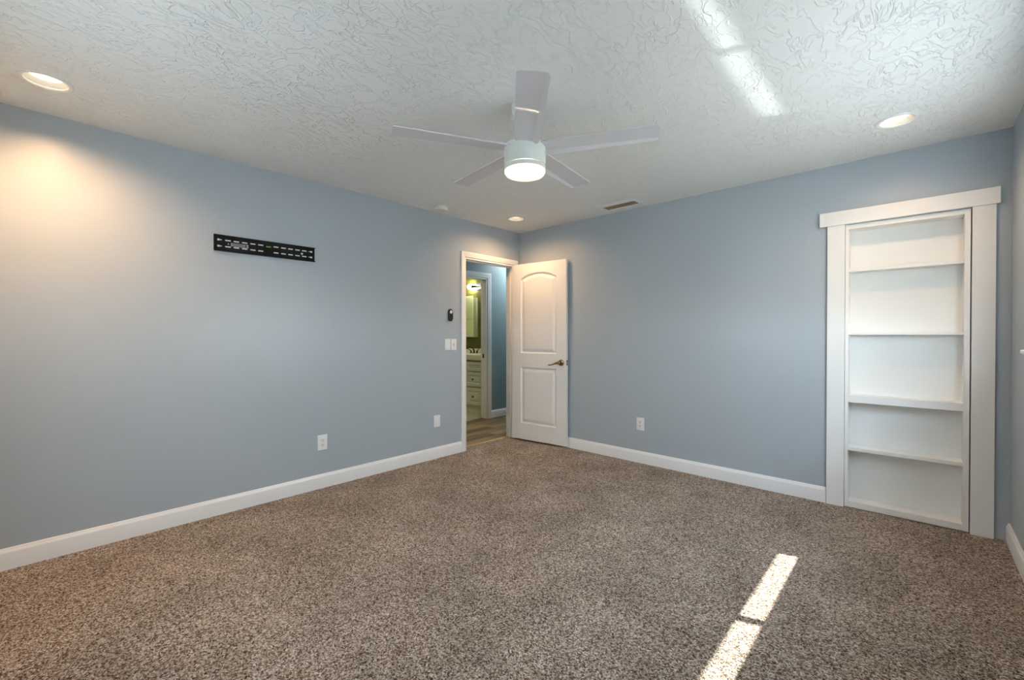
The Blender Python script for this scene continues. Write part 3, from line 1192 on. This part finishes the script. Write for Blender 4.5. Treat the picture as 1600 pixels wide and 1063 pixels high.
# ------------------------------------------------------------------ hall beyond the doorway
HX = -1.09
b = B()
box(b, (HX - 0.11, -2.2, -0.12), (-0.11, 2.4, -0.002))
struct(obj('floor_hall', b, M['planks']), 'brown wood-look plank floor of the hall through the doorway', 'floor')
b = B()
HO0, HO1, HOZ = -0.22, 0.51, 2.045
box(b, (HX - 0.11, -2.2, 0), (HX, HO0, H))
box(b, (HX - 0.11, HO0, HOZ), (HX, HO1, H))
box(b, (HX - 0.11, HO1, 0), (HX, 2.4, H))
struct(obj('wall_hall', b, M['hall_wall']), 'teal grey hall wall seen through the open doorway', 'wall')
b = B()
box(b, (HX, 2.3, 0), (0, 2.4, H))
box(b, (HX, -2.2, 0), (-T, -2.1, H))
box(b, (-T, T, 0), (0, 2.3, H))
struct(obj('wall_hall_end', b, M['hall_wall']), 'hall walls closing the corridor at both ends', 'wall')
b = B()
box(b, (HX - 0.11, -2.2, H), (-T, 2.4, H + 0.12))
box(b, (-T, T, H), (0.0, 2.4, H + 0.12))
struct(obj('ceiling_hall', b, M['trim']), 'white ceiling of the hall', 'ceiling')
baseboard('baseboard_hall', (HX, HO1 + 0.075), (HX, 2.3), (1, 0), 'white baseboard of the hall seen through the doorway')
b = B()
casing_leg(b, HO0 - 0.006, HO0 - 0.075, 0, HOZ + 0.004, HX, 1)
casing_leg(b, HO1 + 0.006, HO1 + 0.075, 0, HOZ + 0.004, HX, 1)
casing_head(b, HO0 - 0.006, HO1 + 0.006, HOZ + 0.004, 0.069, HX, 1)
t3 = struct(obj('trim_3', b, M['trim'], smooth=25), 'white casing around the bathroom doorway across the hall', 'door casing')
b = B()
box(b, (HX - 0.114, HO0, 0), (HX + 0.003, HO0 + 0.016, HOZ), .001)
box(b, (HX - 0.114, HO1 - 0.016, 0), (HX + 0.003, HO1, HOZ), .001)
box(b, (HX - 0.114, HO0 + .016, HOZ - 0.016), (HX + 0.003, HO1 - .016, HOZ), .001)
jb = obj('jamb', b, M['trim'], t3)
b = B()
box(b, (HX - 0.078, HO1 - 0.0178, 0.885), (HX - 0.050, HO1 - 0.0155, 0.945), 0.0008)
obj('strike_plate', b, M['dark_brass'], jb)
hl = bpy.data.lights.new('hall_lamp', 'AREA')
hl.shape = 'DISK'
hl.size = 0.25
hl.energy = 16
hl.color = (0.88, 0.95, 1.0)
ho = bpy.data.objects.new('hall_lamp', hl)
C.objects.link(ho)
ho.location = (-0.78, 1.15, H - 0.02)

# ------------------------------------------------------------------ bathroom across the hall
XB = HX - 0.11
b = B()
box(b, (-3.2, -1.3, -0.12), (XB, 1.25, 0.004))
struct(obj('floor_bathroom', b, M['pale_tile']), 'pale tile floor of the bathroom across the hall', 'floor')
b = B()
box(b, (-3.2, 1.15, 0.004), (XB, 1.25, H))
struct(obj('wall_bathroom', b, M['olive_tile']), 'dark olive tiled bathroom wall above the vanity', 'wall')
b = B()
box(b, (-3.3, -1.3, 0.004), (-3.2, 1.25, H))
box(b, (-3.2, -1.4, 0.004), (XB, -1.3, H))
struct(obj('wall_bathroom_side', b, M['olive_tile']), 'olive tiled side walls of the bathroom', 'wall')
b = B()
box(b, (-3.3, -1.4, H), (XB, 1.25, H + .12))
struct(obj('ceiling_bathroom', b, M['trim']), 'white bathroom ceiling', 'ceiling')

bl_ = bpy.data.lights.new('bathroom_lamp', 'AREA')
bl_.shape = 'DISK'
bl_.size = 0.3
bl_.energy = 9
bl_.color = (1.0, 0.95, 0.68)
bo_ = bpy.data.objects.new('bathroom_lamp', bl_)
C.objects.link(bo_)
bo_.location = (-2.1, -0.35, H - 0.01)
van = thing('bathroom_vanity', 'pale grey bathroom vanity with drawers seen through both doorways', 'vanity', (0, 0, 0.004))
VF = 0.62
b = B()
box(b, (-2.9, VF + 0.02, 0.12), (-1.215, 1.145, 0.830))
obj('body', b, M['vanity'], van)
b = B()
box(b, (-2.9, VF + 0.03, 0.0), (-1.215, 1.145, 0.12))
obj('toe_kick', b, M['vanity'], van)
b = B()
box(b, (-2.92, VF - 0.02, 0.832), (-1.212, 1.148, 0.912), 0.006)
ct = obj('countertop', b, M['counter'], van)
b = B()
box(b, (-2.92, 1.13, 0.912), (-1.212, 1.148, 0.985), 0.004)
obj('backsplash', b, M['counter'], ct)


def drawer(x0, x1, z0, z1, knob):
    bm = B()
    # raised picture-frame front
    y = VF
    rg = []
    for ins, dy in ((0, 0.02), (0, 0.002), (0.003, 0), (0.045, 0), (0.052, 0.008), (0.060, 0.008), (0.080, 0.001)):
        rg.append([bm.verts.new((sx_, y + dy, sz_)) for sx_, sz_ in ((x0 + ins, z0 + ins), (x1 - ins, z0 + ins), (x1 - ins, z1 - ins), (x0 + ins, z1 - ins))])
    for a, c in zip(rg, rg[1:]):
        for k in range(4):
            bm.faces.new((a[k], a[(k + 1) % 4], c[(k + 1) % 4], c[k]))
    bm.faces.new(rg[-1])
    bm.faces.new(rg[0][::-1])
    d = obj('drawer', bm, M['vanity'], van)
    if knob:
        bm = B()
        lathe(bm, [(0, -0.002), (0.007, -0.002), (0.006, 0.012), (0.014, 0.017), (0.015, 0.022), (0.010, 0.027), (0, 0.028)], 20, ((x0 + x1) / 2, y, (z0 + z1) / 2), 'y')
        obj('knob', bm, M['dark_brass'], d, smooth=40)


for z0_, z1_, kn in ((0.665, 0.808, False), (0.430, 0.645, True), (0.142, 0.402, True)):
    z0_, z1_ = z0_ - .004, z1_ - .004
    drawer(-1.690, -1.336, z0_, z1_, kn)
    drawer(-2.06, -1.706, z0_, z1_, kn)

fc = thing('faucet', 'dark bronze faucet on the cream vanity counter', 'faucet', (-1.985, 1.06, 0.916))
b = B()
lathe(b, [(0, 0), (0.026, 0), (0.026, 0.006), (0.015, 0.012), (0.012, 0.05), (0, 0.05)], 20)
tube(b, [(0, 0, 0.045), (-0.01, -0.02, 0.085), (-0.03, -0.06, 0.105), (-0.05, -0.10, 0.10), (-0.06, -0.12, 0.075)], [0.013, 0.013, 0.012, 0.012, 0.012], 12)
obj('spout', b, M['dark_brass'], fc, smooth=50)
for dx in (-0.075, 0.075):
    b = B()
    lathe(b, [(0, 0), (0.022, 0), (0.022, 0.006), (0.013, 0.012), (0.012, 0.035), (0.016, 0.042), (0, 0.046)], 20, (dx, 0, 0))
    tube(b, [(dx, 0, 0.040), (dx * 1.35, -0.01, 0.055), (dx * 1.9, -0.02, 0.075)], [0.008, 0.007, 0.006], 10)
    obj('tap_handle', b, M['dark_brass'], fc, smooth=50)

wc = thing('mirror_stand_in', 'pale flat panels standing in for a mirror on the olive tile above the vanity', 'mirror', (0, 0, 0))  # stand-in for a mirror, its reflection painted as flat panels
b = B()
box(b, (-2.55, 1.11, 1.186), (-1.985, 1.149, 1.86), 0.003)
obj('body', b, M['mirror_dark'], wc)
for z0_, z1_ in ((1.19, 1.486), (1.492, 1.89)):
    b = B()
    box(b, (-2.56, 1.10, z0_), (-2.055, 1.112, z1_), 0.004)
    obj('mirror_panel', b, M['mirror_pale'], wc)

vl = thing('vanity_light', 'lit wall lamp with round bulbs above the bathroom vanity', 'wall light', (0, 0, 0))
b = B()
box(b, (-2.00, 1.12, 1.985), (-1.45, 1.149, 2.105), 0.01, 3)
obj('back_plate', b, M['steel'], vl, smooth=40)
for bx_ in (-2.115, -1.62):
    b = B()
    if bx_ < -2:
        tube(b, [(-1.99, 1.13, 2.046), (-2.03, 1.10, 2.046), (-2.07, 1.085, 2.046)], [0.018, 0.02, 0.026], 16)
    else:
        tube(b, [(bx_, 1.12, 2.046), (bx_, 1.085, 2.046)], [0.018, 0.026], 16)
    so = obj('socket', b, M['dark_brass'], vl, smooth=40)
    b = B()
    bmesh.ops.create_uvsphere(b, u_segments=24, v_segments=16, radius=0.043)
    bmesh.ops.translate(b, verts=b.verts[:], vec=(bx_, 1.085 if bx_ < -2 else 1.04, 2.046))
    obj('bulb', b, M['bulb'], so, smooth=60)
M['bulb'].node_tree.nodes['Principled BSDF'].inputs['Emission Strength'].default_value = 130.0
